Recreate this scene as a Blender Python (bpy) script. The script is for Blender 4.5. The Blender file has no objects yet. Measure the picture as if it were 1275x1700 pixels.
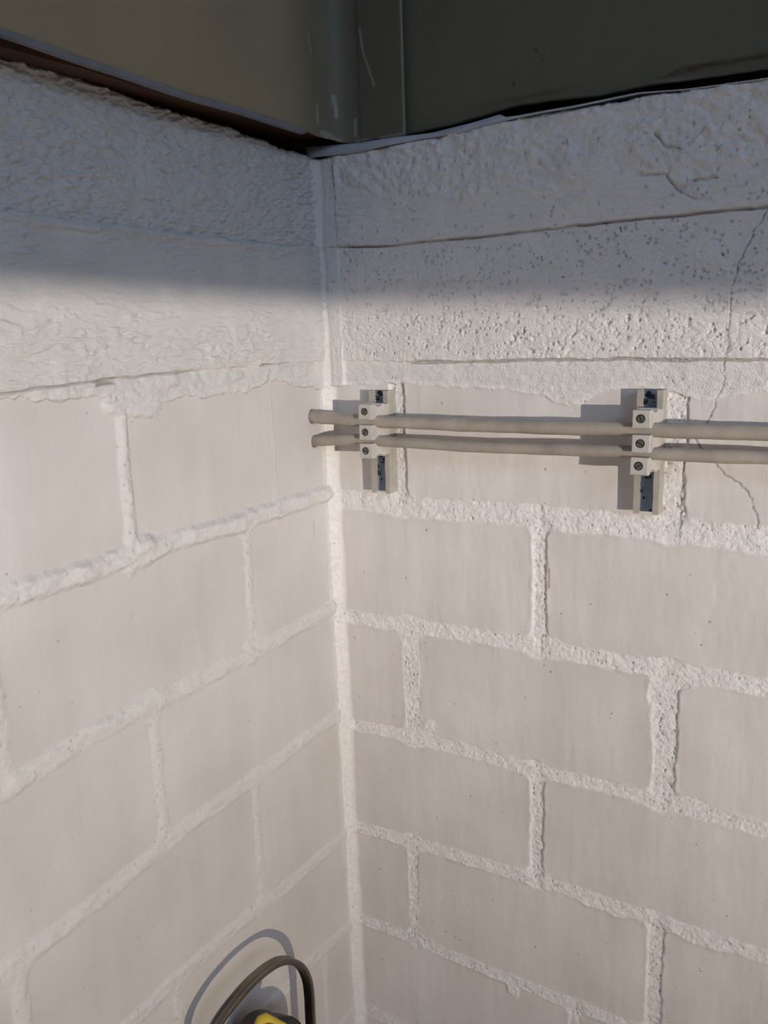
import bpy, bmesh, math
import numpy as np
from mathutils import Matrix, Vector

# ------------------------------------------------------------------ camera, sky, lamp, exposure
scn = bpy.context.scene
col = scn.collection

def camera():
    yaw, pit, rol = -0.561825952, -0.220349372, -0.0370119063
    f = Vector((math.sin(yaw)*math.cos(pit), math.cos(yaw)*math.cos(pit), math.sin(pit)))
    r = Vector((math.cos(yaw), -math.sin(yaw), 0))
    u = r.cross(f)
    c, s = math.cos(rol), math.sin(rol)
    r, u = c*r + s*u, -s*r + c*u
    cd = bpy.data.cameras.new('camera')
    cd.sensor_width = 36
    cd.lens = 1414.96781/1700*36
    cd.clip_start = .01
    o = bpy.data.objects.new('camera', cd)
    m = Matrix((r, u, -f)).transposed().to_4x4()
    m.translation = (0.490262143, -0.681254298, 0.168080228)
    o.matrix_world = m
    col.objects.link(o)
    scn.camera = o
camera()

scn.view_settings.view_transform = 'Standard'
scn.view_settings.look = 'None'
scn.view_settings.gamma = 1
scn.view_settings.exposure = 0.0

LAMP_POWER = 515.0
SKY = 0.23
FILL_POWER = 29.0
def world():
    w = bpy.data.worlds.new('world')
    scn.world = w
    w.use_nodes = True
    nt = w.node_tree
    bg = nt.nodes['Background']
    tc = nt.nodes.new('ShaderNodeTexCoord')
    sep = nt.nodes.new('ShaderNodeSeparateXYZ')
    nt.links.new(tc.outputs['Generated'], sep.inputs[0])
    mr = nt.nodes.new('ShaderNodeMapRange')
    mr.inputs[1].default_value = -1
    mr.inputs[2].default_value = 1
    nt.links.new(sep.outputs[2], mr.inputs[0])
    cr = nt.nodes.new('ShaderNodeValToRGB')
    e = cr.color_ramp.elements
    e[0].position = .42; e[0].color = (.30, .27, .25, 1)
    e[1].position = .62; e[1].color = (.46, .62, .95, 1)
    nt.links.new(mr.outputs[0], cr.inputs[0])
    # the side of the room away from the left wall is the brighter one
    mx = nt.nodes.new('ShaderNodeMapRange')
    mx.inputs[1].default_value = -.3
    mx.inputs[2].default_value = 1
    mx.inputs[3].default_value = .75
    mx.inputs[4].default_value = 1.35
    nt.links.new(sep.outputs[0], mx.inputs[0])
    mu = nt.nodes.new('ShaderNodeMath'); mu.operation = 'MULTIPLY'
    mu.inputs[1].default_value = SKY
    nt.links.new(mx.outputs[0], mu.inputs[0])
    nt.links.new(cr.outputs[0], bg.inputs[0])
    nt.links.new(mu.outputs[0], bg.inputs[1])
world()

def work_light():
    # a lamp across the cellar; the rim of its housing cuts the beam off level with the concrete beam
    ld = bpy.data.lights.new('lamp_light', 'SPOT')
    ld.energy = LAMP_POWER
    ld.color = (1.0, .918, .83)
    ld.spot_size = math.pi
    ld.spot_blend = .003
    ld.shadow_soft_size = .014
    # the reflector's beam is strongest just under the cut-off and weaker further down
    ld.use_nodes = True
    nt = ld.node_tree
    em = nt.nodes['Emission']
    tc = nt.nodes.new('ShaderNodeTexCoord'); sp = nt.nodes.new('ShaderNodeSeparateXYZ')
    nt.links.new(tc.outputs['Normal'], sp.inputs[0])
    ab = nt.nodes.new('ShaderNodeMath'); ab.operation = 'ABSOLUTE'
    nt.links.new(sp.outputs[2], ab.inputs[0])
    mr = nt.nodes.new('ShaderNodeMapRange')
    mr.inputs[1].default_value = .055; mr.inputs[2].default_value = .19
    mr.inputs[3].default_value = 1.0; mr.inputs[4].default_value = .33
    nt.links.new(ab.outputs[0], mr.inputs[0]); nt.links.new(mr.outputs[0], em.inputs['Strength'])
    cr = nt.nodes.new('ShaderNodeValToRGB')
    cr.color_ramp.elements[0].position = .05; cr.color_ramp.elements[0].color = (1, 1, 1, 1)
    cr.color_ramp.elements[1].position = .19; cr.color_ramp.elements[1].color = (1, .90, .70, 1)
    nt.links.new(ab.outputs[0], cr.inputs[0]); nt.links.new(cr.outputs[0], em.inputs['Color'])
    o = bpy.data.objects.new('lamp_light', ld)
    o.location = (3.6, -2.4, .134)
    up = Vector((.0383, .0328, 1)).normalized()
    o.rotation_euler = up.to_track_quat('Z', 'Y').to_euler()
    col.objects.link(o)
work_light()

def blue_fill_light():
    # added bluish fill high up behind the camera's right, standing in for daylight
    ld = bpy.data.lights.new('blue_fill_light', 'AREA')
    ld.shape = 'RECTANGLE'; ld.size = 1.3; ld.size_y = .7
    ld.energy = FILL_POWER
    ld.color = (.50, .69, 1.0)
    o = bpy.data.objects.new('blue_fill_light', ld)
    o.location = (3.2, -2.4, 1.6)
    o.rotation_euler = (Vector(o.location)-Vector((.1, -.1, .2))).to_track_quat('Z', 'Y').to_euler()
    col.objects.link(o)
blue_fill_light()

# ------------------------------------------------------------------ helpers
RNG = np.random.RandomState(11)
TAB = RNG.rand(256, 256)

def vn(u, v, seed=0):
    """smooth value noise, -1..1"""
    u = u + seed*17.37; v = v + seed*9.71
    iu = np.floor(u); iv = np.floor(v)
    fu = u-iu; fv = v-iv
    fu = fu*fu*fu*(fu*(fu*6-15)+10); fv = fv*fv*fv*(fv*(fv*6-15)+10)
    i0 = iu.astype(np.int64) % 256; j0 = iv.astype(np.int64) % 256
    i1 = (i0+1) % 256; j1 = (j0+1) % 256
    a = TAB[i0, j0]*(1-fu)+TAB[i1, j0]*fu
    b = TAB[i0, j1]*(1-fu)+TAB[i1, j1]*fu
    return (a*(1-fv)+b*fv)*2-1

def fbm(u, v, seed=0, octaves=3, gain=.5):
    t = 0; a = 1; n = 0
    for k in range(octaves):
        t = t + a*vn(u*2**k, v*2**k, seed+k*3.1); n += a; a *= gain
    return t/n

def sstep(a, b, x):
    t = np.clip((x-a)/(b-a), 0, 1)
    return t*t*(3-2*t)

def pdist(U, V, pts):
    d = np.full(U.shape, 1e9)
    for (a, b), (c, e) in zip(pts[:-1], pts[1:]):
        du, dv = c-a, e-b
        t = np.clip(((U-a)*du+(V-b)*dv)/(du*du+dv*dv), 0, 1)
        np.minimum(d, np.hypot(U-a-t*du, V-b-t*dv), out=d)
    return d

def smin(a, b, k):
    h = np.clip(.5+.5*(b-a)/k, 0, 1)
    return b*(1-h)+a*h-k*h*(1-h)

def pits(U, V, spots, rad):
    d = np.zeros(U.shape)
    for (a, b) in spots:
        r = rad*(.5+RNG.rand()*.8)
        m = (np.abs(U-a) < r*2) & (np.abs(V-b) < r*2)
        d[m] = np.maximum(d[m], 1-sstep(.6, 1.3, np.hypot(U[m]-a, (V[m]-b)*(.7+.6*RNG.rand()))/r))
    return d

def axis(breaks):
    out = []
    for a, b, s in breaks:
        n = max(1, int(round((b-a)/s)))
        out.append(np.linspace(a, b, n, endpoint=False))
    out.append(np.array([breaks[-1][1]]))
    return np.concatenate(out)

def mesh_np(name, co, faces, attrs=None, smooth=True):
    me = bpy.data.meshes.new(name)
    me.vertices.add(len(co)); me.vertices.foreach_set('co', co.astype(np.float32).ravel())
    n = len(faces)
    me.loops.add(n*4); me.loops.foreach_set('vertex_index', faces.astype(np.int32).ravel())
    me.polygons.add(n); me.polygons.foreach_set('loop_start', np.arange(0, n*4, 4, dtype=np.int32))
    me.update(calc_edges=True)
    me.polygons.foreach_set('use_smooth', np.full(n, smooth))
    if attrs is not None:
        at = me.attributes.new('surface', 'FLOAT_COLOR', 'POINT')
        at.data.foreach_set('color', attrs.astype(np.float32).ravel())
    me.validate()
    return me

def grid_faces(nu, nv, flip=False):
    i = np.arange(nu*nv).reshape(nu, nv)
    f = np.stack([i[:-1, :-1], i[1:, :-1], i[1:, 1:], i[:-1, 1:]], -1).reshape(-1, 4)
    return f[:, ::-1] if flip else f

def link(name, me, m, parent=None, loc=None):
    o = bpy.data.objects.new(name, me)
    col.objects.link(o)
    if m is not None:
        for k in (m if isinstance(m, (list, tuple)) else [m]):
            me.materials.append(k)
    if parent: o.parent = parent
    if loc is not None: o.location = loc
    return o

def tag(o, label, cat, group=None):
    o['label'] = label; o['category'] = cat
    if group: o['group'] = group
    return o

def struct(o):
    o['kind'] = 'structure'
    return o

def empty(name, loc):
    o = bpy.data.objects.new(name, None)
    o.location = loc
    o.empty_display_size = .02
    col.objects.link(o)
    return o

def from_bm(name, bm, smooth=False):
    me = bpy.data.meshes.new(name)
    bmesh.ops.recalc_face_normals(bm, faces=bm.faces[:])
    if smooth:
        for f in bm.faces: f.smooth = True
    bm.to_mesh(me); bm.free()
    return me

def bm_box(bm, a, b, bev=0, mat=0):
    vs = [bm.verts.new((x, y, z)) for x in (a[0], b[0]) for y in (a[1], b[1]) for z in (a[2], b[2])]
    fs = []
    for q in ((0, 1, 3, 2), (4, 6, 7, 5), (0, 4, 5, 1), (2, 3, 7, 6), (0, 2, 6, 4), (1, 5, 7, 3)):
        f = bm.faces.new([vs[i] for i in q]); f.material_index = mat; fs.append(f)
    if bev:
        es = list({e for f in fs for e in f.edges})
        bmesh.ops.bevel(bm, geom=es, offset=bev, segments=2, affect='EDGES', profile=.6)

def sweep(bm, path, section, closed=False, caps=True, side=None):
    """sweep a closed 2-D section along a 3-D path; 'side' is a fixed vector for the section's first axis"""
    rings = []
    n = len(path)
    for i in range(n):
        p = Vector(path[i])
        a = Vector(path[max(i-1, 0)]); b = Vector(path[min(i+1, n-1)])
        t = (b-a).normalized()
        s = Vector(side) if side else Vector((0, 0, 1)).cross(t)
        s = (s - t*s.dot(t)).normalized()
        w = t.cross(s)
        sec = section(i) if callable(section) else section
        rings.append([bm.verts.new(p+s*x+w*y) for x, y in sec])
    m = len(rings[0])
    for r0, r1 in zip(rings[:-1], rings[1:]):
        for k in range(m):
            bm.faces.new((r0[k], r0[(k+1) % m], r1[(k+1) % m], r1[k]))
    if caps:
        bm.faces.new(rings[0][::-1]); bm.faces.new(rings[-1])

def circle(r, n=20):
    return [(r*math.cos(2*math.pi*k/n), r*math.sin(2*math.pi*k/n)) for k in range(n)]

def catmull(pts, per=12):
    out = []
    P = [np.array(p, float) for p in pts]
    P = [2*P[0]-P[1]] + P + [2*P[-1]-P[-2]]
    for i in range(1, len(P)-2):
        for k in range(per):
            t = k/per
            out.append(.5*((2*P[i])+(P[i+1]-P[i-1])*t+(2*P[i-1]-5*P[i]+4*P[i+1]-P[i+2])*t*t+(3*P[i]-P[i-1]-3*P[i+1]+P[i+2])*t**3))
    out.append(P[-2])
    return out

# ------------------------------------------------------------------ materials
def lin(c):
    return tuple(((v/255)/12.92 if v/255 <= .04045 else ((v/255+.055)/1.055)**2.4) for v in c)+(1,)

def base_mat(name, rgb, rough=.6, metal=0.0, spec=.5):
    m = bpy.data.materials.new(name)
    m.use_nodes = True
    b = m.node_tree.nodes['Principled BSDF']
    b.inputs['Base Color'].default_value = lin(rgb)
    b.inputs['Roughness'].default_value = rough
    b.inputs['Metallic'].default_value = metal
    b.inputs['Specular IOR Level'].default_value = spec
    return m, m.node_tree, b

def noise(nt, scale, detail=3, vec=None, stretch=None):
    tc = nt.nodes.new('ShaderNodeTexCoord')
    n = nt.nodes.new('ShaderNodeTexNoise')
    n.inputs['Scale'].default_value = scale
    n.inputs['Detail'].default_value = detail
    if stretch:
        mp = nt.nodes.new('ShaderNodeMapping')
        mp.inputs['Scale'].default_value = stretch
        nt.links.new(tc.outputs['Object'], mp.inputs[0])
        nt.links.new(mp.outputs[0], n.inputs['Vector'])
    else:
        nt.links.new(tc.outputs['Object'], n.inputs['Vector'])
    return n.outputs['Fac']

def ramp(nt, fac, p0, c0, p1, c1):
    r = nt.nodes.new('ShaderNodeValToRGB')
    e = r.color_ramp.elements
    e[0].position = p0; e[0].color = c0
    e[1].position = p1; e[1].color = c1
    nt.links.new(fac, r.inputs[0])
    return r.outputs[0]

def mix(nt, fac, a, b, mode='MIX'):
    m = nt.nodes.new('ShaderNodeMix')
    m.data_type = 'RGBA'; m.blend_type = mode
    for sock, v in ((m.inputs[0], fac), (m.inputs[6], a), (m.inputs[7], b)):
        if isinstance(v, (int, float)): sock.default_value = v
        elif isinstance(v, tuple): sock.default_value = v
        else: nt.links.new(v, sock)
    return m.outputs[2]

def bump(nt, b, h, strength, dist):
    n = nt.nodes.new('ShaderNodeBump')
    n.inputs['Strength'].default_value = strength
    n.inputs['Distance'].default_value = dist
    nt.links.new(h, n.inputs['Height'])
    nt.links.new(n.outputs[0], b.inputs['Normal'])

def simple(name, rgb, rough=.6, metal=0.0, var=.12, scale=60, bmp=.0, spec=.5, stretch=None):
    m, nt, b = base_mat(name, rgb, rough, metal, spec)
    f = noise(nt, scale, 4, stretch=stretch)
    c = lin(rgb)
    lo = tuple(v*(1-var) for v in c[:3])+(1,); hi = tuple(min(1, v*(1+var)) for v in c[:3])+(1,)
    nt.links.new(ramp(nt, f, .3, lo, .7, hi), b.inputs['Base Color'])
    if bmp: bump(nt, b, noise(nt, scale*8, 3), bmp, .0006)
    return m

def wall_paint(name, light_tint, lo, hi):
    m, nt, b = base_mat(name, (205, 198, 190), .6)
    at = nt.nodes.new('ShaderNodeAttribute'); at.attribute_name = 'surface'
    sep = nt.nodes.new('ShaderNodeSeparateColor')
    nt.links.new(at.outputs['Color'], sep.inputs[0])
    conc = at.outputs['Alpha']
    streak = ramp(nt, noise(nt, 1, 4, stretch=(38, 38, 3.0)), .35, lin(lo), .75, lin(hi))
    blot = ramp(nt, noise(nt, 9, 3), .3, lin((240, 238, 236)), .7, lin((255, 255, 255)))
    brick = mix(nt, 1.0, streak, blot, 'MULTIPLY')
    mort = ramp(nt, noise(nt, 260, 3), .3, lin((220, 215, 209)), .6, lin((233, 229, 224)))
    cc = ramp(nt, noise(nt, 40, 5), .3, lin((214, 210, 204)), .7, lin((223, 219, 213)))
    c = mix(nt, conc, brick, cc)
    c = mix(nt, sep.outputs[0], c, mort)
    c = mix(nt, sep.outputs[2], c, lin((150, 105, 55)))
    c = mix(nt, sep.outputs[1], c, lin((58, 54, 50)))
    c = mix(nt, 1.0, c, light_tint, 'MULTIPLY')
    nt.links.new(c, b.inputs['Base Color'])
    # paint film: satin on the brick faces, dull on mortar and concrete
    mx = nt.nodes.new('ShaderNodeMath'); mx.operation = 'MAXIMUM'
    nt.links.new(sep.outputs[0], mx.inputs[0]); nt.links.new(conc, mx.inputs[1])
    mr = nt.nodes.new('ShaderNodeMapRange')
    mr.inputs[3].default_value = .5; mr.inputs[4].default_value = .75
    nt.links.new(mx.outputs[0], mr.inputs[0]); nt.links.new(mr.outputs[0], b.inputs['Roughness'])
    h = nt.nodes.new('ShaderNodeMath'); h.operation = 'MULTIPLY'
    nt.links.new(noise(nt, 900, 3), h.inputs[0])
    mr2 = nt.nodes.new('ShaderNodeMapRange')
    mr2.inputs[3].default_value = .15; mr2.inputs[4].default_value = 1.0
    nt.links.new(mx.outputs[0], mr2.inputs[0]); nt.links.new(mr2.outputs[0], h.inputs[1])
    bump(nt, b, h.outputs[0], .6, .0016)
    return m

M_wall_left = wall_paint('white_wall_paint_dimmed', (.885, .88, .88, 1), (219, 213, 207), (224, 219, 213))  # tint dims the left wall to balance the lamp's slant
M_wall_right = wall_paint('white_wall_paint_brightened', (1.09, 1.075, 1.07, 1), (216, 210, 204), (225, 220, 215))  # tint brightens the right wall against the lamp's grazing angle
M_cable = simple('grey_painted_cable', (166, 155, 142), .55, var=.18, scale=45, bmp=.3)
M_clamp = simple('grey_painted_clamp', (190, 183, 174), .5, var=.06, scale=90, bmp=.15)
M_screw = simple('screw_steel', (120, 112, 102), .4, .7, var=.25, scale=600)
M_dark = simple('recess_shade', (38, 35, 32), .8, var=.2)  # near-black standing in for the shade inside holes and gaps
M_rail = simple('painted_rail', (172, 164, 153), .5, var=.1, scale=120, bmp=.2)
def flaked():
    m, nt, b = base_mat('flaked_paint_blue_shade', (150, 160, 168), .45)
    f = noise(nt, 170, 3)
    c = ramp(nt, f, .60, lin((150, 166, 180)), .62, lin((36, 38, 42)))  # blue tone stands for ambient light in the slot's shade; dark flakes are paint
    nt.links.new(c, b.inputs['Base Color'])
    return m
M_flake = flaked()
M_wood = simple('dark_brown_wood', (80, 52, 33), .75, var=.3, scale=1, bmp=.3, stretch=(60, 9, 60))
M_trim = simple('grey_sheet_edge', (128, 126, 126), .5, var=.15, scale=50)
M_foil = simple('pale_plastic_strip', (172, 178, 186), .4, var=.12, scale=40)
M_black = simple('black_rubber', (34, 30, 28), .5, var=.2, scale=80, bmp=.1)
M_yellow = simple('yellow_plastic', (198, 172, 38), .45, var=.12, scale=60)
M_steel = simple('brushed_steel', (120, 112, 103), .3, 1.0, var=.15, scale=1, stretch=(40, 40, 40))

def panel_paint(name, rgb, rough):
    m, nt, b = base_mat(name, rgb, rough, 0.0, .2)
    at = nt.nodes.new('ShaderNodeAttribute'); at.attribute_name = 'surface'
    sep = nt.nodes.new('ShaderNodeSeparateColor')
    nt.links.new(at.outputs['Color'], sep.inputs[0])
    c0 = lin(rgb)
    c = ramp(nt, noise(nt, 14, 4, stretch=(1, 1, .5)), .3, tuple(v*.92 for v in c0[:3])+(1,), .7, tuple(v*1.06 for v in c0[:3])+(1,))
    c = mix(nt, sep.outputs[2], c, lin((100, 95, 80)))  # darker olive mixed in, paints the shade at the left sheet's bend
    c = mix(nt, sep.outputs[0], c, lin((190, 186, 170)))
    c = mix(nt, sep.outputs[1], c, lin((34, 33, 30)))
    nt.links.new(c, b.inputs['Base Color'])
    bump(nt, b, noise(nt, 300, 3), .12, .0006)
    return m
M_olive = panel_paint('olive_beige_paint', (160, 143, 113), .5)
M_green = panel_paint('dark_olive_paint', (102, 98, 82), .45)

# ------------------------------------------------------------------ the two painted walls
def joints(U, V, jl):
    """jl: (polyline, half width, level). Returns signed distance to mortar and level"""
    wu = U + .0012*fbm(U/.006, V/.006, 1) + .0012*fbm(U/.02, V/.02, 2)
    wv = V + .0012*fbm(U/.006, V/.006, 5) + .0014*fbm(U/.025, V/.02, 6)
    d = np.full(U.shape, 1.0); lev = np.zeros(U.shape); wsum = np.full(U.shape, 1e-12)
    for pts, hw, l in jl:
        q = pdist(wu, wv, pts) - hw
        w = np.exp(-np.clip(q, -.02, .05)/.0022)
        lev += w*l; wsum += w
        d = smin(d, q, .011)
    return d, lev/wsum

def finish(U, V, h, mort, dark, rust, conc):
    return h, np.stack([mort, dark, rust, conc], -1)

def blobs(d, U, V, bl):
    for (a, b, ru, rv) in bl:
        q = (np.hypot((U-a)/ru, (V-b)/rv)-1)*min(ru, rv)
        q = q + .0018*fbm(U/.006, V/.006, 21)
        d = smin(d, q, .004)
    return d

def right_wall_field(U, V):
    J = [
     ([(-.02, -.0036), (.0357, -.0036), (.1163, -.0046), (.2007, -.0028), (.2762, -.0028), (.3489, -.0043), (.4016, -.0027), (1.6, -.003)], .0098, -.0004),
     ([(-.02, -.126), (.0412, -.1256), (.1543, -.1225), (.2213, -.1226), (.2834, -.1237), (.4093, -.1228), (1.6, -.123)], .0078, -.0003),
     ([(-.02, -.246), (.019, -.2457), (.0961, -.2441), (.1704, -.2437), (.2218, -.2458), (.286, -.244), (.3444, -.2447), (.414, -.2461), (1.6, -.245)], .0066, -.0006),
     ([(-.02, -.368), (.0253, -.3673), (.0925, -.3638), (.1692, -.3632), (.2223, -.3601), (.2885, -.3614), (.3431, -.3619), (.4179, -.3638), (1.6, -.364)], .0070, .0004),
     ([(-.02, -.483), (.0245, -.4828), (.0852, -.4825), (.1489, -.4851), (.2228, -.4853), (.2777, -.484), (1.6, -.485)], .0066, .0004),
     ([(-.02, -.600), (.0384, -.6023), (1.6, -.602)], .0075, 0),
     ([(-.02, -.722), (1.6, -.722)], .0075, 0), ([(-.02, -.845), (1.6, -.845)], .0075, 0),
     ([(.0805, -.003), (.0795, .12)], .0082, -.0027), ([(.3313, -.003), (.3320, .12)], .0102, -.0015),
     ([(.2213, -.125), (.2205, -.003)], .0066, -.0022),
     ([(.0867, -.245), (.0857, -.123)], .0092, -.0005), ([(.3335, -.245), (.3335, -.123)], .0098, -.0018),
     ([(.2193, -.362), (.2193, -.245)], .0066, -.0022), ([(.4700, -.362), (.4700, -.245)], .008, -.0015),
     ([(.0810, -.484), (.0812, -.362)], .0060, -.0010), ([(.3326, -.484), (.3326, -.362)], .0070, -.0018),
     ([(.2594, -.602), (.2594, -.485)], .0066, -.0012), ([(.4700, -.125), (.4700, -.003)], .008, -.0015),
    ]
    for k in range(1, 6):
        for z, off in ((.06, .332), (-.065, .47), (-.185, .333), (-.305, .47), (-.425, .3326)):
            J.append(([(off+.25*k, z-.06), (off+.25*k, z+.06)], .008, -.0015))
    d, lev = joints(U, V, J)
    d = blobs(d, U, V, [(.1085, -.2310, .0085, .011), (.3560, -.2385, .017, .0055), (.3225, -.148, .0045, .012), (.3250, -.170, .003, .010),
                        (.2349, -.1215, .010, .010), (.272, -.3665, .012, .0045), (.296, -.368, .008, .004), (.195, -.495, .006, .010),
                        (.372, -.3685, .018, .005), (.345, -.131, .012, .006), (.2500, -.0105, .014, .004), (.3950, -.010, .016, .007)])
    m = sstep(.0010, -.0012, d)
    grain = fbm(U/.0022, V/.0022, 31, 2)
    g2 = fbm(U/.012, V/.009, 33, 2)
    h = .00045*fbm(U/.05, V/.045, 35) + .00022*fbm(U/.006, V/.02, 36)
    edge = .0006*sstep(.004, 0, np.abs(d))*np.clip(g2+.3, 0, 1)
    mort_h = lev + .00062*grain + .0007*g2
    h = h*(1-m) + mort_h*m + edge
    # ---- concrete ring beam above the bricks
    zb = np.interp(U, [-.02, .0135, .0942, .12, .1953, .226, .235, .2539, .275, .3029, .34, .352, .3973, 1.6],
                   [.109, .109, .111, .1085, .106, .1025, .0955, .0945, .107, .1105, .104, .100, .108, .108])
    zb = zb + .0018*fbm(U/.010, V/.05, 41) + .0010*fbm(U/.003, V/.004, 42)
    c = sstep(-.0007, .0007, V-zb)
    b1 = .1318 + .0022*fbm(U/.07, U*0, 43) + .0007*fbm(U/.008, V/.01, 39)
    b2 = np.interp(U, [0, .0277, .08, .1106, .1685, .2713, .3899, 1.6], [.2370, .2366, .2335, .2345, .2342, .2364, .2368, .237]) + .0006*fbm(U/.012, U*0, 44)
    low = fbm(U/.03, V/.03, 45)
    pit = np.clip(.55*vn(U/.0036, V/.0028, 46)+.75*vn(U/.0019, V/.0017, 47)+.4*low+.35*vn(U/.011, V/.006, 40), 0, 2)
    bed = .0004 + .0005*fbm(U/.02, V/.006, 48) + .0006*fbm(U/.005, V/.004, 49)
    rough = .0024 - .0009*pit + .0005*fbm(U/.004, V/.0035, 50) + .0007*low
    smooth = .0044 + .0009*fbm(U/.030, V/.0026, 51) + .0008*low + .0011*fbm(U/.008, V/.0042, 52)
    scab = .0050 + .0022*fbm(U/.014, V/.009, 53, 2) + .0018*fbm(U/.0050, V/.0042, 54, 3)
    tline = np.interp(U, [0, .05, .10, .15, .20, .235, .28, .3183, .3296, .345, .40, 1.6], [.300, .285, .280, .265, .272, .262, .270, .266, .253, .262, .275, .28]) + .004*fbm(U/.014, V/.014, 55)
    upper = smooth + (scab-smooth)*sstep(-.004, .004, V-tline)
    hb = np.where(V < b1, bed, 0) + np.where((V >= b1) & (V < b2), rough, 0) + np.where(V >= b2, upper, 0)
    # the boards' joints: sharp little steps with a groove
    g1 = sstep(.0022, .0006, np.abs(V-b1+.0006)/(.75+.35*fbm(U/.03, U*0, 38)))*sstep(.085, .10, U)
    gr2 = sstep(.0016, .0004, np.abs(V-b2+.0005))*(.5+.5*sstep(-.2, .3, fbm(U/.02, U*0, 56)+.3))
    hb = hb - .0036*g1 - .0030*gr2
    # flaked patches
    for pts, s in (([(.3108, .2941), (.3177, .2849), (.3306, .2820), (.3388, .2891), (.3448, .2936)], 1), ([(.2983, .2675), (.3183, .2661), (.3252, .2569), (.3296, .2531), (.3379, .2589), (.3546, .2599)], 1), ([(.3296, .2531), (.3428, .2447), (.3511, .2459)], .7)):
        pd = pdist(U+.0012*fbm(U/.005, V/.005, 57), V+.0012*fbm(U/.005, V/.005, 58), pts)
        hb = hb - .0026*s*sstep(.0017, .0004, pd)
    # trowelled strip beside the corner
    st = sstep(.0245, .0225, U+.0010*fbm(U/.004, V/.008, 59))
    hb = hb*(1-st) + st*(.0034 + .0004*fbm(U/.006, V/.012, 60) + .0003*fbm(U/.003, V/.003, 61))
    hb = hb - .0016*sstep(.0010, .0003, np.abs(V-b2+.0003))*st
    h = h*(1-c) + hb*c
    m = m*(1-c)
    lip = sstep(.004, 0, np.abs(V-zb-.002))
    m = np.maximum(m, .8*lip)
    # ---- corner bead
    r = np.where(V < .10, 1.0, .85)
    wd = .0135 + .0022*fbm(V/.035, V*0, 62) + .0008*fbm(V/.008, V*0, 66)
    t = np.clip(1-U/wd, 0, 1)
    bead = sstep(0, .45, t)
    h = h*(1-bead*r) + r*(.0092*t**1.25 + .0003*bead*fbm(U/.003, V/.004, 63))
    m = np.maximum(m, bead*sstep(.115, .10, V))
    # ---- groove shade, cracks, pits, marks
    dark = np.maximum(.34*g1, .32*gr2)*c*(1-st)  # shade inside the board grooves, put into the colour
    for pts, w in (([(.3899, .236), (.3811, .2176), (.3732, .1983), (.3691, .1816), (.3692, .1558), (.3679, .1383), (.3659, .1273), (.3673, .117), (.3632, .1026), (.359, .0912), (.3554, .0828)], -.0001),
                   ([(.3554, .0828), (.348, .0709), (.3527, .0636), (.3621, .0529), (.3712, .0441), (.3824, .0378), (.3915, .0259), (.3962, .0029)], .00012),
                   ([(.3393, .0516), (.3390, .0266), (.3393, .0032), (.3386, -.003), (.3393, -.0092)], .0002)):
        q = pdist(U+.0024*fbm(U/.009, V/.007, 64, 4, .6), V+.0014*fbm(U/.006, V/.006, 65), pts)
        k = sstep(w+.0008, max(w, 0)*.6, q)
        dark = np.maximum(dark, k*.75); h = h - .0006*k
    sp = [(RNG.rand()*.46, -.62+RNG.rand()*.72) for _ in range(130)]
    p = pits(U, V, sp, .0007); dark = np.maximum(dark, p*.65); h = h - .0005*p
    sp = []
    for _ in range(900):
        pts, hw, l = J[RNG.randint(0, 18)]
        i = RNG.randint(0, len(pts)-1); t = RNG.rand()
        sp.append((pts[i][0]+(pts[i+1][0]-pts[i][0])*t+(RNG.rand()-.5)*hw*1.7, pts[i][1]+(pts[i+1][1]-pts[i][1])*t+(RNG.rand()-.5)*hw*1.7))
    sp = [q for q in sp if q[0] < .46 and q[1] > -.65]
    p = pits(U, V, sp, .00075); dark = np.maximum(dark, p*.4); h = h - .0012*p
    sp = [(RNG.rand()*.45, .135+RNG.rand()*.17) for _ in range(420)]
    p = pits(U, V, sp, .0011)*c; h = h - .0014*p; dark = np.maximum(dark, p*.18)
    sp = [(.025+.42*RNG.rand()**.75, .137+RNG.rand()*.096) for _ in range(2600)]
    sp = [q for q in sp if RNG.rand() < .12+1.1*max(0, float(fbm(np.array([q[0]/.018]), np.array([q[1]/.012]), 67)[0]))]
    p = pits(U, V, sp, .0011)*c; h = h - .0014*p; dark = np.maximum(dark, p*.22)
    rust = sstep(.0009, .0004, np.hypot((U-.2297)*1.0, np.clip(np.abs(V+.057)-.009, 0, 1)))*.8
    for (a, b) in ((.3312, -.5875), (.3050, -.6030)):
        dark = np.maximum(dark, sstep(.004, .002, np.hypot(U-a, (V-b)*.6)))
    return finish(U, V, h, m, dark, rust, c)

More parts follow.
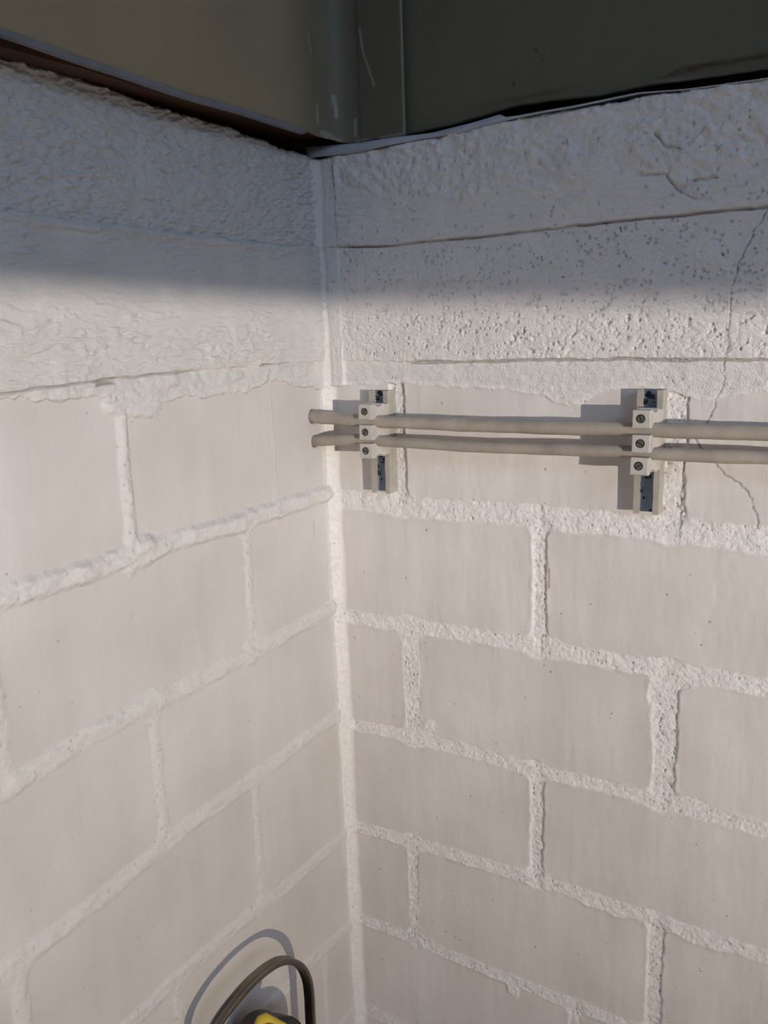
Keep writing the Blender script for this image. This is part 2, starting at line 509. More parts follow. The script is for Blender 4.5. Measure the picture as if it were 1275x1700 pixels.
def left_wall_field(U, V):
    J = [
     ([(-.02, .003), (.0479, .0031), (.1103, .0033), (.1352, .001), (.208, .0036), (.2699, .0025), (.3236, .0023), (.3696, .0035), (1.6, .003)], .0092, .0046),
     ([(-.02, -.116), (.024, -.116), (.0593, -.1172), (.1316, -.1191), (.1877, -.1207), (.2555, -.1178), (.3002, -.1180), (.341, -.1205), (.3776, -.125), (1.6, -.124)], .0088, .0022),
     ([(-.02, -.2353), (.045, -.2353), (.1089, -.2385), (.1613, -.2399), (.2013, -.2390), (.2522, -.2412), (.3325, -.2488), (.3941, -.2523), (1.6, -.252)], .0085, .0016),
     ([(-.02, -.378), (.0300, -.377), (.1393, -.3745), (.1694, -.3690), (.2263, -.3685), (.3108, -.3704), (1.6, -.372)], .0085, .0014),
     ([(-.02, -.4916), (.0099, -.4916), (.0698, -.4858), (.3, -.486), (1.6, -.486)], .0085, .0014),
     ([(-.02, -.602), (1.6, -.602)], .008, .001), ([(-.02, -.722), (1.6, -.722)], .008, .001), ([(-.02, -.845), (1.6, -.845)], .008, .001),
     ([(.2585, .003), (.2560, .13)], .0062, .0028), ([(.5070, .003), (.5070, .13)], .007, .0015),
     ([(.1330, -.120), (.1310, .003)], .0052, .0008), ([(.3840, -.124), (.3830, .003)], .007, .0012),
     ([(.2558, -.243), (.2550, -.118)], .0060, .0008), ([(.5050, -.252), (.5050, -.124)], .007, .001),
     ([(.1458, -.374), (.1438, -.24)], .0052, .0008), ([(.3960, -.372), (.3960, -.252)], .007, .001),
     ([(.2600, -.486), (.2600, -.370)], .0060, .0008), ([(.5100, -.486), (.5100, -.370)], .006, .0008),
     ([(.0560, -.602), (.0560, -.488)], .0050, .0005), ([(.1500, -.602), (.1500, -.486)], .006, .0008),
    ]
    for k in range(1, 5):
        for z, off in ((.06, .507), (-.06, .383), (-.185, .505), (-.31, .396), (-.43, .51)):
            J.append(([(off+.25*k, z-.06), (off+.25*k, z+.06)], .007, .001))
    d, lev = joints(U, V, J)
    d = blobs(d, U, V, [(.2480, .0035, .016, .013), (.2620, -.0080, .006, .006), (.2330, .112, .018, .010), (.2560, .116, .016, .010), (.1330, -.1130, .012, .008), (.1360, -.1260, .010, .006), (.2500, -.1120, .012, .006), (.1500, .1165, .012, .005)])
    m = sstep(.0012, -.0022, d)
    dome = sstep(.0006, -.0055, d)
    grain = fbm(U/.0028, V/.0028, 131, 2)
    g2 = fbm(U/.018, V/.010, 133, 2)
    h = .0005*fbm(U/.06, V/.05, 135) + .00018*fbm(U/.006, V/.02, 136)
    h = h*(1-m) + m*.0002 + dome*(lev*(.8+.5*g2) + .00022*grain + .0005*g2)
    # ---- concrete beam
    zb = np.interp(U, [-.02, .0113, .0913, .12, .1749, .19, .22, .2436, .2815, .3506, 1.6], [.107, .108, .120, .113, .1135, .1165, .112, .1180, .122, .1285, .128])
    zb = zb + .0036*fbm(U/.012, V/.05, 141) + .0018*fbm(U/.004, V/.004, 142)
    c = sstep(-.0010, .0010, V-zb)
    b1 = np.interp(U, [0, .0815, .1925, .2638, .3504, 1.6], [.1325, .1345, .1350, .1345, .1325, .132]) + .0009*fbm(U/.02, U*0, 143)
    b2 = np.interp(U, [0, .0041, .05, .1106, .2389, .3337, 1.6], [.2395, .2395, .2365, .2378, .2406, .2429, .243]) + .0008*fbm(U/.02, U*0, 144)
    fib = fbm(U/.010+.8*vn(U/.03, V/.03, 144), V/.0021+1.4*vn(U/.02, V/.02, 145), 145, 2, .7)
    fib2 = fbm(U/.0062+V/.02, V/.0024+1.2*vn(U/.02, V/.02, 152), 146, 2, .7)
    lump = fbm(U/.006, V/.005, 147, 2)
    lowf = fbm(U/.045, V/.03, 148)
    bed = .0018 + .0016*fbm(U/.012, V/.007, 149) + .0010*lump
    mid = .0036 + .0017*fib*(.8+.4*lowf) + .0017*np.clip(lump-.05, 0, 1)*sstep(-.2, .3, lowf+.2) + .0002*lowf
    up = .0010 + .0021*fib2 + .0012*lump + .0010*fib + .0005*lowf
    hb = np.where(V < b1, bed, 0) + np.where((V >= b1) & (V < b2), mid, 0) + np.where(V >= b2, up, 0)
    hb = hb + .0022*sstep(.0050, .0003, np.abs(V-b2+.0042))*sstep(-.02, .12, U)
    gap = sstep(-.1, .35, fbm(U/.035, U*0, 151)+.1)
    gl = sstep(.0014, .0003, np.abs(V-b1))*gap
    hb = hb - .0024*gl
    hb = hb - .0013*sstep(.0010, .0003, np.abs(V-b2))*sstep(.18, .05, U)
    h = h*(1-c) + hb*c
    m = m*(1-c)
    m = np.maximum(m, .7*sstep(.005, 0, np.abs(V-zb-.002)))
    # ragged top edge
    r = np.where(V < .10, 1.0, .35)
    bead = np.exp(-(np.clip(U-.010-.0022*fbm(V/.03, V*0, 162), 0, 1)/.0016)**2)
    h = h + r*(.0014*bead + .0004*bead*fbm(U/.006, V/.008, 163))
    m = np.maximum(m, bead*sstep(.115, .10, V))
    dark = .30*gl*c  # shade of the board joint, darkened in the colour
    q = pdist(U+.0010*fbm(U/.006, V/.006, 164), V, [(.0857, .1105), (.0851, .0835), (.0839, .0615), (.0853, .0396), (.0835, .0141)])
    k = sstep(.0009, .0002, q); h = h + .0004*k; dark = np.maximum(dark, .10*k)
    q = pdist(U, V, [(.275, .1325), (.266, .1335), (.2605, .1330)])
    k = sstep(.0026, .0010, q); h = h - .004*k; dark = np.maximum(dark, .35*k)
    sp = [(RNG.rand()*.45, -.60+RNG.rand()*.72) for _ in range(90)]
    p = pits(U, V, sp, .0006); dark = np.maximum(dark, p*.5); h = h - .0004*p
    sp = []
    for _ in range(420):
        pts, hw, l = J[RNG.randint(0, 18)]
        i = RNG.randint(0, len(pts)-1); t = RNG.rand()
        sp.append((pts[i][0]+(pts[i+1][0]-pts[i][0])*t+(RNG.rand()-.5)*hw*1.7, pts[i][1]+(pts[i+1][1]-pts[i][1])*t+(RNG.rand()-.5)*hw*1.7))
    sp = [q for q in sp if q[0] < .46 and q[1] > -.62] + [(.003+RNG.rand()*.006, -.55+RNG.rand()*.62) for _ in range(110)]
    p = pits(U, V, sp, .0008); dark = np.maximum(dark, p*.35); h = h - .0011*p
    # holes where the two cables leave the wall
    for (a, b, rr) in ((.0236, .0812, .0074), (.0222, .0570, .0066)):
        q = np.hypot(U-a, V-b) + .0006*fbm(U/.003, V/.003, 170)
        k = sstep(rr, rr-.0018, q)
        h = h*(1-k) - .006*k
        dark = np.maximum(dark, .75*k)
    m = m*.6
    rust = sstep(.0010, .0005, np.hypot(U-.0322, np.clip(np.abs(V+.027)-.006, 0, 1)))*.5
    return finish(U, V, h, m, dark, rust, c)

S = .00095
def wall(name, field, top_u, top_z, side):
    ua = axis([(0, .47, .00085), (.47, .62, .004), (.62, 1.5, .02)])
    # the top row follows the wall's ragged upper edge
    va = axis([(-1.35, -.70, .02), (-.70, -.64, .004), (-.64, .10, S), (.10, .316, .0006)])
    U, V = np.meshgrid(ua, va, indexing='ij')
    tz = np.interp(ua, top_u, top_z) + .0011*fbm(ua/.008, ua*0, 71) + .0006*fbm(ua/.0025, ua*0, 72)
    k = sstep(.25, .316, V)*(V > .25)
    V = V + k*(tz[:, None]-.316)
    h, at = field(U, V)
    round_top = np.clip((V-(tz[:, None]-.0035))/.0035, 0, 1)
    h = h - .0030*round_top**2
    # ledge behind the top edge
    ext = [(.010, 0.0), (.045, 0.0)]
    Ue = np.concatenate([U]+[U[:, -1:]]*len(ext), 1)
    Ve = np.concatenate([V]+[V[:, -1:]]*len(ext), 1)
    he = np.concatenate([h]+[h[:, -1:]*0-e[0] for e in ext], 1)
    ae = np.concatenate([at]+[at[:, -1:]]*len(ext), 1)
    if side == 'right':
        co = np.stack([Ue, -he, Ve], -1)
    else:
        co = np.stack([he, -Ue, Ve], -1)
    nu, nv = Ue.shape
    me = mesh_np(name, co.reshape(-1, 3), grid_faces(nu, nv, flip=(side == 'left')), ae.reshape(-1, 4))
    return struct(link(name, me, M_wall_right if side == 'right' else M_wall_left))

wall('wall_right', right_wall_field,
     [.002, .0256, .0768, .1131, .1586, .2013, .2697, .3143, .3313, .3559, .3852, 1.6],
     [.3151, .3170, .3163, .3180, .3195, .3220, .3210, .3224, .3214, .3208, .3210, .322], 'right')
wall('wall_left', left_wall_field,
     [.0109, .0544, .0624, .1012, .1083, .1499, .1993, .2526, .2947, .3203, 1.6],
     [.3186, .3191, .3219, .3232, .3254, .3262, .3279, .3323, .3335, .3325, .333], 'left')

def floor():
    bm = bmesh.new()
    bm_box(bm, (-.05, -4.5, -1.40), (5.5, .05, -1.345))
    m = simple('grey_brown_floor', (120, 106, 94), .8, var=.15, scale=6, bmp=.2)
    struct(link('floor', from_bm('floor', bm), m))
floor()

# ------------------------------------------------------------------ painted sheets above the walls
def left_sheet():
    # runs along the left wall, bends round the corner and ends on the right-hand sheet
    R = .026; X0 = .028; Y0 = -.004
    ss, pos = [], []
    for y in axis([(-1.5, -.42, .02), (-.42, Y0-R, .0016)]): pos.append((X0, y))
    for a in np.linspace(0, math.pi/2, 18)[1:]:
        pos.append((X0+R-R*math.cos(a), Y0-R+R*math.sin(a)))
    for x in np.linspace(X0+R, .0992, 40)[1:]: pos.append((x, Y0-.0006))
    pos = np.array(pos)
    s = np.concatenate([[0], np.cumsum(np.hypot(*np.diff(pos, axis=0).T))])
    s -= s[len(s)-40-17]          # zero at the start of the bend
    zz = axis([(0, .13, .0016), (.13, .55, .02)])
    nu, nv = len(pos), len(zz)
    bot = np.interp(s, [-1.5, -.3166, -.2759, -.2031, -.1105, -.0504, -.0124, .016, .024, .045, .076],
                    [.340, .3384, .3368, .3330, .3315, .3305, .3285, .3262, .3236, .3226, .3224])
    bot = bot + .0006*fbm(s/.02, s*0, 81) + .0007*fbm(s/.005, s*0, 82)*(s > -.04)
    Z = bot[:, None] + zz[None, :]
    Sg = np.repeat(s[:, None], nv, 1)
    light = np.zeros(Sg.shape)
    # s on the bent part: arc start 0, arc end .0283, sheet end ~.08
    marks = [([(.044, .4137), (.047, .3937), (.057, .366)], .0003, .5), ([(.018, .362), (.019, .345)], .0010, .55), ([(-.001, .352), (-.001, .338)], .0008, .5), ([(.036, .342), (.037, .328)], .0008, .35), ([(-.009, .41), (-.006, .392)], .0003, .35), ([(.003, .331), (.014, .3295)], .0016, .3)]
    disp = .0006*fbm(Sg/.10, Z/.2, 83)
    for pts, w, k in marks:
        q = sstep(w+.0009, w*.5, pdist(Sg+.0006*fbm(Sg/.006, Z/.006, 84), Z, pts))
        light = np.maximum(light, q*k); disp = disp + .0007*q
    light = np.maximum(light, .35*sstep(.0035, .0010, Z-bot[:, None])*sstep(-.1, .5, fbm(Sg/.012, Z*0, 85)+.1)*(Sg > -.06))
    # sheet end: edge highlight painted as a lighter colour
    light[-2:, :] = .18
    t = np.gradient(pos, axis=0); t /= np.linalg.norm(t, axis=1)[:, None]
    nrm = np.stack([t[:, 1], -t[:, 0]], 1)
    P = pos[:, None, :] + nrm[:, None, :]*disp[..., None]
    front = np.concatenate([P, Z[..., None]], -1)
    B = pos[:, None, :]-nrm[:, None, :]*.0025 + 0*P
    back = np.concatenate([B, Z[..., None]], -1)
    co = np.concatenate([front.reshape(-1, 3), back.reshape(-1, 3)])
    n = nu*nv
    f1 = grid_faces(nu, nv); f2 = grid_faces(nu, nv, True)+n
    i = np.arange(n).reshape(nu, nv)
    low = np.stack([i[:-1, 0], i[:-1, 0]+n, i[1:, 0]+n, i[1:, 0]], -1)
    end = np.stack([i[-1, :-1], i[-1, :-1]+n, i[-1, 1:]+n, i[-1, 1:]], -1)
    at = np.zeros((nu, nv, 4)); at[..., 0] = light; at[..., 2] = sstep(-.065, .045, Sg+.006*fbm(Sg/.02, Z/.04, 86))  # darkens towards the corner: the bend's shade put into the colour
    a2 = np.zeros((nu, nv, 4)); a2[-2:, :, 0] = .25  # same painted highlight on the back of the sheet end
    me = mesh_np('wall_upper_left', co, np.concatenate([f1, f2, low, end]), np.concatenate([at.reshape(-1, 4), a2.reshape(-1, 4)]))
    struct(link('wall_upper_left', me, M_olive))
left_sheet()

def right_sheet():
    xa = axis([(.06, .42, .0016), (.42, 1.5, .02)])
    zz = axis([(0, .12, .0016), (.12, .55, .02)])
    bot = np.interp(xa, [.06, .0944, .1457, .1996, .2445, .2682, .3129, .3465, .384, 1.5], [.3235, .3240, .3268, .3325, .3306, .3290, .3306, .3294, .3285, .33])
    bot = bot + .0005*fbm(xa/.01, xa*0, 91)
    X = np.repeat(xa[:, None], len(zz), 1)
    Z = bot[:, None]+zz[None, :]
    disp = .0008*fbm(X/.12, Z/.15, 92)
    # a crease and fold along the lower edge
    ln = np.interp(xa, [0, .300, .3138, .3264, .3551, .3841, 1.5], [.31, .331, .3335, .3372, .3362, .3372, .338])[:, None]
    fold = sstep(.300, .325, X)
    disp = disp - .0035*fold*sstep(.004, -.004, Z-ln) + .0016*fold*np.exp(-((Z-ln-.004)/.004)**2)
    disp = disp + .0012*sstep(.13, .19, X)*sstep(.25, .20, X)*np.exp(-((Z-.338)/.004)**2)
    dark = np.zeros(X.shape)
    for pts, w in (([(.2124, .3716), (.2164, .3658), (.2204, .3608)], .0004), ([(.1218, .3549), (.1175, .3462)], .0004), ([(.195, .350), (.1955, .346)], .0004), ([(.212, .349), (.2125, .346)], .0004), ([(.258, .352), (.259, .350)], .0005)):
        q = pdist(X+.0014*fbm(X/.005, Z/.005, 93), Z, pts)
        dark = np.maximum(dark, .7*sstep(w+.0007, w*.5, q)*sstep(-.3, .2, fbm(X/.003, Z/.003, 94)))
    dark = np.maximum(dark, .55*fold*sstep(.0013, .0003, np.abs(Z-ln-.0012*fbm(X/.02, Z/.02, 95)))*sstep(.1, .5, .6+fbm(X/.015, Z/.02, 96)))  # shade of the crease drawn as a dark line in the colour
    dark = np.maximum(dark, .35*sstep(.17, .20, X)*sstep(.26, .22, X)*sstep(.003, .0, np.abs(Z-.337-.02*(X-.2)+.002*fbm(X/.02, Z/.01, 97))))
    light = .30*fold*sstep(.345, .31, X)*sstep(.0035, .001, Z-bot[:, None])
    nu, nv = X.shape; n = nu*nv
    front = np.stack([X, .004-disp, Z], -1); back = np.stack([X, X*0+.009, Z], -1)
    i = np.arange(n).reshape(nu, nv)
    low = np.stack([i[:-1, 0], i[:-1, 0]+n, i[1:, 0]+n, i[1:, 0]], -1)
    at = np.zeros((nu, nv, 4)); at[..., 1] = dark; at[..., 0] = light
    me = mesh_np('wall_upper_right', np.concatenate([front.reshape(-1, 3), back.reshape(-1, 3)]), np.concatenate([grid_faces(nu, nv), grid_faces(nu, nv, True)+n, low]), np.concatenate([at.reshape(-1, 4), at.reshape(-1, 4)*0]))
    struct(link('wall_upper_right', me, M_green))
right_sheet()

def dark_backing():  # added dark sheets standing in for the shade behind the gaps
    bm = bmesh.new()
    bm_box(bm, (-.05, .046, .25), (1.5, .06, .88))
    bm_box(bm, (-.06, -1.5, .25), (-.046, .06, .88))
    struct(link('gap_shade_backing', from_bm('gap_shade_backing', bm), M_dark))
dark_backing()

def lath():
    bm = bmesh.new()
    n = 60
    rings = []
    for k in range(n+1):
        y = -1.45+k*(1.45+.024)/n
        w = .0010*math.sin(y*37)+.0008*math.sin(y*91+1)
        rings.append([bm.verts.new(v) for v in ((-.040, y, .3325), (.0115+w, y, .3325), (.0130+w, y, .3340), (.0130+w, y, .395), (-.040, y, .395))])
    for a, b in zip(rings[:-1], rings[1:]):
        for k in range(5): bm.faces.new((a[k], a[(k+1) % 5], b[(k+1) % 5], b[k]))
    bm.faces.new(rings[0]); bm.faces.new(rings[-1][::-1])
    o = link('wooden_lath', from_bm('wooden_lath', bm), M_wood)
    tag(o, 'dark brown wooden lath in the gap between left concrete wall top and olive sheet', 'lath')
lath()

def edge_trim():
    bm = bmesh.new()
    us = np.linspace(1.4, .052, 80)
    zb = np.interp(-us, [-1.5, -.3386, -.2979, -.2251, -.1325, -.0724, -.0344], [.340, .3384, .3368, .3330, .3315, .3305, .3285])
    path = [(.0268, -u, z-.0016+.0004*math.sin(u*60)) for u, z in zip(us, zb)]
    sweep(bm, path, [(-.0026, -.0016), (.0026, -.0016), (.0026, .0020), (-.0026, .0020)], side=(1, 0, 0))
    o = link('edge_trim', from_bm('edge_trim', bm), M_trim)
    tag(o, 'thin grey trim strip along the lower edge of the left olive sheet', 'trim')
edge_trim()

def sealing_strip():
    top = [(-.0066, .3257), (.0559, .3212), (.093, .3212), (.1281, .3202), (.1617, .3225), (.1883, .3255), (.2038, .3230), (.2481, .3230), (.2983, .3244), (.3325, .3218), (.3859, .3199), (.60, .319), (1.4, .319)]
    bot = [(-.0032, .316), (.0555, .3138), (.0806, .3155), (.1165, .3168), (.1505, .3160), (.1724, .3184), (.2038, .3207), (.2482, .3212), (.2984, .3232), (.3326, .3208), (.3861, .3189), (.60, .318), (1.4, .318)]
    tx, tz = np.array(top).T; bx, bz = np.array(bot).T
    n = 300
    xs = np.concatenate([np.linspace(0, 1, n)])
    bm = bmesh.new(); rings = []
    for q in xs:
        x = -.0066+q*(1.38+.0066)
        zt = float(np.interp(x, tx, tz)); zb = float(np.interp(x, bx, bz)); zt = zb+(zt-zb)*(1 if x < .19 else .6); xb = x+.0034*max(0, 1-q*28)
        out = .0068+.0012*math.sin(x*31)+.0006*math.sin(x*83+2)
        rings.append([bm.verts.new(v) for v in ((x, -out-.0006, zt), (xb, -out+.0006, zb), (xb, -out+.0016, zb+.0001), (x, .006, zt+.0004))])
    for a, b in zip(rings[:-1], rings[1:]):
        for k in range(4): bm.faces.new((a[k], b[k], b[(k+1) % 4], a[(k+1) % 4]))
    bm.faces.new(rings[0]); bm.faces.new(rings[-1][::-1])
    o = link('sealing_strip', from_bm('sealing_strip', bm, True), M_foil)
    tag(o, 'pale wavy plastic strip sticking out of the gap on top of the right wall', 'strip')
sealing_strip()

# ------------------------------------------------------------------ cables, rails and clamps
def cable(name, pts, rad, end_thick, label):
    path = catmull(pts, 14)
    n = len(path)
    def sec(i):
        x = path[i][0]
        r = rad*(1+.035*math.sin(x*60+rad*900)+.02*math.sin(x*170))
        t = max(0, 1-abs(x-.012)/.03)
        r *= 1+end_thick*t
        w = 18
        return [(r*(1+.012*math.sin(3*a+x*40))*math.cos(a), r*math.sin(a)) for a in (2*math.pi*k/w for k in range(w))]
    bm = bmesh.new()
    sweep(bm, path, sec)
    o = link(name, from_bm(name, bm, True), M_cable)
    return tag(o, label, 'cable', 'cables along the right wall')
c1 = [(-.005, -.0235, .0813), (.0032, -.0238, .0812), (.0309, -.0262, .0804), (.0511, -.027, .0795), (.069, -.027, .0791), (.0838, -.027, .0788), (.1212, -.0268, .0790), (.1795, -.0262, .0786), (.2333, -.0266, .0789), (.283, -.0270, .0798), (.3042, -.027, .0801), (.3336, -.027, .0799), (.3721, -.0272, .0804), (.4024, -.027, .0803), (.46, -.027, .0805), (.62, -.026, .082), (1.0, -.026, .083), (1.5, -.026, .083)]
c2 = [(-.005, -.0220, .0572), (.0052, -.0224, .0580), (.0300, -.0255, .0602), (.0502, -.027, .0614), (.069, -.027, .0617), (.0840, -.027, .0612), (.1206, -.0268, .0608), (.1793, -.0262, .0604), (.2334, -.0266, .0612), (.2834, -.0270, .0625), (.3047, -.027, .0622), (.316, -.027, .0620), (.3343, -.027, .0620), (.373, -.0272, .0623), (.4034, -.027, .0630), (.46, -.027, .063), (.62, -.026, .064), (1.0, -.026, .064), (1.5, -.026, .064)]
cable('cable', c1, .0056, .16, 'upper of the two grey painted cables running along the right wall')
cable('cable', c2, .0050, .10, 'lower of the two grey painted cables running along the right wall')

def rail(label, x0, x1, z0, z1, lean):
    t = empty('mounting_rail', ((x0+x1)/2, 0, z0))
    w = (x1-x0)/2; D = .012; T = .0016; lip = .0046
    prof = [(-w, .004), (-w, -D), (-w+lip, -D), (-w+lip, -D+T), (-w+T, -D+T), (-w+T, -T-.001), (w-T, -T-.001), (w-T, -D+T), (w-lip, -D+T), (w-lip, -D), (w, -D), (w, .004)]
    bm = bmesh.new()
    H = z1-z0
    r = []
    for k in range(9):
        z = H*k/8
        r.append([bm.verts.new((x+lean*z/H+.00015*math.sin(k*3+x*900), y, z)) for x, y in prof])
    n = len(prof)
    for a, b in zip(r[:-1], r[1:]):
        for k in range(n):
            bm.faces.new((a[k], a[(k+1) % n], b[(k+1) % n], b[k]))
    bm.faces.new(r[0][::-1]); bm.faces.new(r[-1])
    link('channel', from_bm('channel', bm), M_rail, t)
    bm = bmesh.new()
    bm_box(bm, (-w+T*1.1+lean*.5, -T-.0016, .0008), (w-T*1.1+lean*.5, -T-.0008, H-.0008))
    b = link('slot_floor', from_bm('slot_floor', bm), M_flake, t)
    b['label'] = 'slot floor with flaked dark paint, tinted blue for its shade'
    return tag(t, label, 'rail', 'cable rails on the right wall')
rail('slotted metal rail on the right wall near the corner', .0562, .0765, .0092, .1054, .0006)
rail('slotted metal rail on the right wall beside the wide crack', .3046, .3245, .0106, .1088, .0008)

def clamp_meshes():
    H = .0067; W = .0068
    R = .0060
    ys = [-.0385, -.0382, -.0372, -.0345, -.0335, -.0325, -.031, -.029, -.027, -.025, -.023, -.0215, -.020, -.018, -.0155, -.0125]
    bm = bmesh.new(); rings = []
    for i, y in enumerate(ys):
        dz = R*R-(y+.027)**2
        notch = max(0, math.sqrt(dz)-.0030) if dz > 0 else 0
        h = H-notch
        if y > -.0205: h = H-.0012
        w = W
        if y > -.033:
            q = min(1, (y+.033)/.018); w = W+.0026*q*q*(3-2*q)
        sh = .0005 if i == 0 else 0
        h -= sh; w -= sh
        rings.append([bm.verts.new(v) for v in ((-w, y, -h), (w, y, -h), (w, y, h), (-w, y, h))])
    for a, b in zip(rings[:-1], rings[1:]):
        for k in range(4): bm.faces.new((a[k], a[(k+1) % 4], b[(k+1) % 4], b[k]))
    bm.faces.new(rings[0]); bm.faces.new(rings[-1][::-1])
    body = from_bm('body', bm); body.materials.append(M_clamp)
    def disc(r0, r1, y, d):
        bm = bmesh.new(); n = 28
        if r0 == 0:
            bmesh.ops.create_cone(bm, cap_ends=True, segments=n, radius1=r1, radius2=r1*.92, depth=d, matrix=Matrix.Translation((0, y, 0)) @ Matrix.Rotation(math.pi/2, 4, 'X'))
        else:
            vs = []
            for k in range(n):
                a = 2*math.pi*k/n; c, s = math.cos(a), math.sin(a)
                vs.append([bm.verts.new((c*r, yy, s*r)) for r, yy in ((r1, y+d), (r1, y), (r0, y), (r0, y+d))])
            for k in range(n):
                p, q = vs[k], vs[(k+1) % n]
                for j in range(4): bm.faces.new((p[j], p[(j+1) % 4], q[(j+1) % 4], q[j]))
        return bm
    hole = from_bm('screw_hole_shade', disc(.0027, .0034, -.0387, .0006)); hole.materials.append(M_dark)  # dark raised ring painting the shade of a screw recess
    head = from_bm('screw', disc(0, .00275, -.0386, .0010)); head.materials.append(M_screw)
    bm = bmesh.new(); bm_box(bm, (-.0024, -.03925, -.00042), (.0024, -.0390, .00042))  # dark bar painting the shade in the screw's slot
    slot = from_bm('screw_slot_shade', bm); slot.materials.append(M_dark)
    return body, hole, head, slot
CM = clamp_meshes()
def clamp(x, z, turn, lean, label, grp):
    t = empty('cable_clamp', (x, 0, z))
    t.rotation_euler = (0, lean, 0)
    for nm, me in zip(('body', 'screw_hole_shade', 'screw'), CM[:3]):
        o = bpy.data.objects.new(nm, me); col.objects.link(o); o.parent = t
        if nm != 'body': o.location = (-.0004, 0, .0003)
        if nm == 'screw':
            s = bpy.data.objects.new('screw_slot_shade', CM[3]); col.objects.link(s); s.parent = o
            o.rotation_euler = (0, turn, 0)
    return tag(t, label, 'clamp', grp)
R_ = math.radians
clamp(.0690, .0888, R_(-40), R_(2), 'grey cable clamp above both cables on the rail near the corner', 'clamps on the rail near the corner')
clamp(.0690, .0702, R_(-55), R_(1), 'grey cable clamp between the two cables on the rail near the corner', 'clamps on the rail near the corner')
clamp(.0688, .0532, R_(20), R_(-1), 'grey cable clamp below both cables on the rail near the corner', 'clamps on the rail near the corner')
clamp(.3163, .0894, R_(70), R_(0), 'square grey cable clamp above both cables on the rail beside the crack', 'clamps on the rail beside the crack')
clamp(.3164, .0706, R_(35), R_(0), 'square grey cable clamp between the two cables on the rail beside the crack', 'clamps on the rail beside the crack')
clamp(.3156, .0534, R_(-30), R_(1), 'square grey cable clamp below both cables on the rail beside the crack', 'clamps on the rail beside the crack')

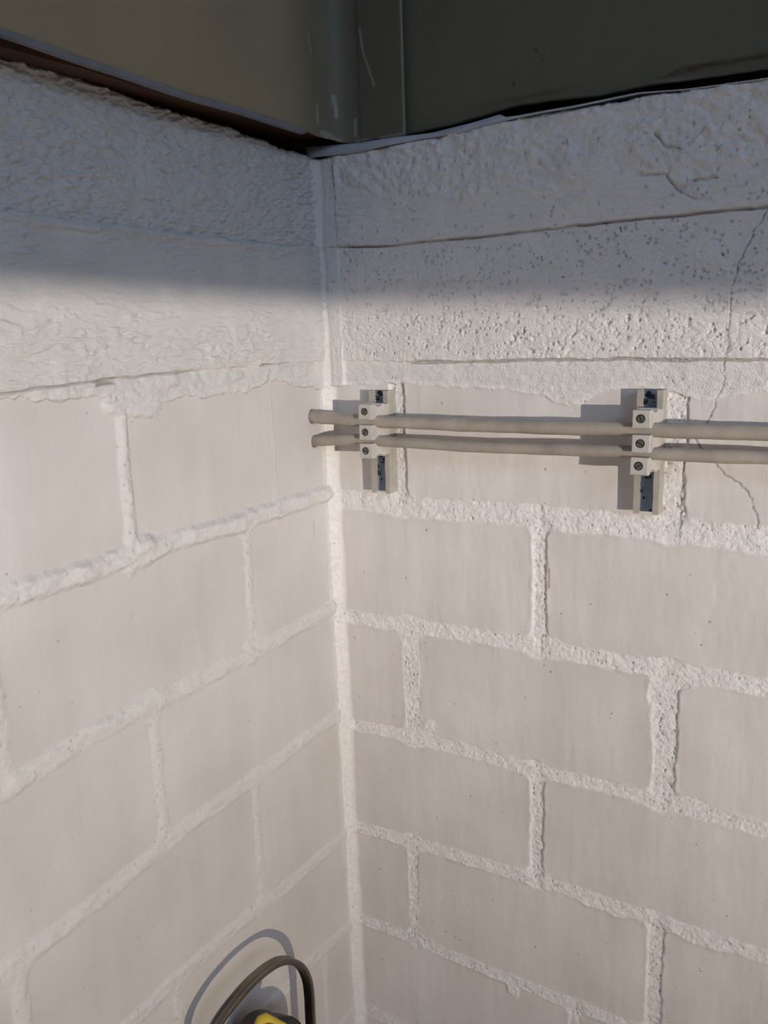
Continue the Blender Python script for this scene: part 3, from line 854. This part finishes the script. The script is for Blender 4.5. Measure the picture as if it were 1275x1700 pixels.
# ------------------------------------------------------------------ the lamp with a steel handle at the foot of the picture
def work_lamp():
    uc = .205
    t = empty('work_lamp', (0, -uc, -.60))
    def P(u, z, x): return (x, -(u-uc), z+.60)
    # steel handle: a flat strip with a rolled rim, bent to a U
    pts = [(.286, -.56), (.287, -.47), (.283, -.428), (.273, -.405), (.2581, -.3943), (.2406, -.3892), (.2179, -.3870), (.1954, -.3890), (.1772, -.3945), (.1622, -.4045), (.1470, -.4220), (.1385, -.4430), (.1365, -.4636), (.1370, -.49), (.1375, -.56)]
    path = [P(u, z, .042) for u, z in pts]
    path = [tuple(q) for q in catmull(path, 8)]
    half = .0045; th = .0016; rim = .0026
    sec = [(-half, -rim), (-half+.0014, -rim-.0004), (-half+.0026, -th), (half-.0026, -th), (half-.0014, -rim-.0004), (half, -rim), (half+.0006, 0), (half, rim), (half-.0014, rim+.0004), (half-.0026, th), (-half+.0026, th), (-half+.0014, rim+.0004), (-half, rim), (-half-.0006, 0)]
    bm = bmesh.new()
    sweep(bm, path, sec, side=(1, 0, 0))
    h = link('handle', from_bm('handle', bm, True), M_steel, t)
    h['label'] = 'bent steel handle'
    # round black housing with a rolled rim
    bm = bmesh.new()
    cu, cz = .206, -.503
    prof = [(0, .001), (.030, .002), (.044, .008), (.052, .018), (.0555, .030), (.0565, .038), (.0575, .041), (.0570, .0445), (.0545, .0465), (.052, .0475), (.047, .060), (.038, .070), (.026, .077), (.012, .080), (0, .0805)]
    n = 56; rings = []
    for r, x in prof:
        if r == 0: rings.append([bm.verts.new(P(cu, cz, x))]); continue
        rings.append([bm.verts.new(P(cu+r*math.cos(2*math.pi*k/n), cz+r*math.sin(2*math.pi*k/n), x)) for k in range(n)])
    for a, b in zip(rings[:-1], rings[1:]):
        for k in range(n):
            k2 = (k+1) % n
            if len(a) == 1: bm.faces.new((a[0], b[k], b[k2]))
            elif len(b) == 1: bm.faces.new((a[k], a[k2], b[0]))
            else: bm.faces.new((a[k], a[k2], b[k2], b[k]))
    link('housing', from_bm('housing', bm, True), M_black, t)
    # yellow collar plate with clipped corners and a round opening, tilted up towards the room
    N = Vector((.66, -.36, .66)).normalized()
    E1 = Vector((0, 0, 1)).cross(N).normalized(); E2 = N.cross(E1)
    C0 = Vector(P(.2130, -.4380, .056))
    bm = bmesh.new(); out = []; n = 64
    for k in range(n):
        a = 2*math.pi*k/n
        ca, sa = math.cos(a), math.sin(a)
        q = 1/max(abs(ca*.7071+sa*.7071), abs(ca*.7071-sa*.7071), .80*abs(ca), .86*abs(sa))
        ring = []
        for r, h in ((.0165, -.010), (.0180, -.002), (.0176, .0012), (.0160, .0022), (.0116, .0022), (.0108, .0012), (.0106, -.006)):
            rr = r*q*.86 if r > .0125 else r*.92
            ring.append(bm.verts.new(C0+E1*(ca*rr)+E2*(sa*rr)+N*h))
        out.append(ring)
    for k in range(n):
        a, b = out[k], out[(k+1) % n]
        for j in range(6): bm.faces.new((a[j], a[j+1], b[j+1], b[j]))
        bm.faces.new((a[6], a[0], b[0], b[6]))
    y = link('front_plate', from_bm('front_plate', bm, True), M_yellow, t)
    y['label'] = 'yellow front plate with a round opening'
    bm = bmesh.new()
    rot = N.to_track_quat('Z', 'Y').to_matrix().to_4x4()
    bmesh.ops.create_cone(bm, cap_ends=True, segments=40, radius1=.0097, radius2=.0088, depth=.006, matrix=Matrix.Translation(C0-N*.004) @ rot)
    link('lens_ring', from_bm('lens_ring', bm), M_dark, y)
    bm = bmesh.new()
    bmesh.ops.create_cone(bm, cap_ends=True, segments=40, radius1=.022, radius2=.0130, depth=.022, matrix=Matrix.Translation(C0-N*.020) @ rot)
    link('neck', from_bm('neck', bm, True), M_black, t)
    # pivot screws holding the handle's ends
    for u in (.2815, .1425):
        bm = bmesh.new()
        bmesh.ops.create_cone(bm, cap_ends=True, segments=20, radius1=.006, radius2=.006, depth=.060, matrix=Matrix.Translation(P(u+(-.025 if u > .2 else .025), -.52, .040)) @ Matrix.Rotation(math.pi/2, 4, 'X'))
        link('pivot', from_bm('pivot', bm), M_black, t)
    tag(t, 'black and yellow work lamp with bent steel handle against the left wall at bottom', 'lamp')
work_lamp()
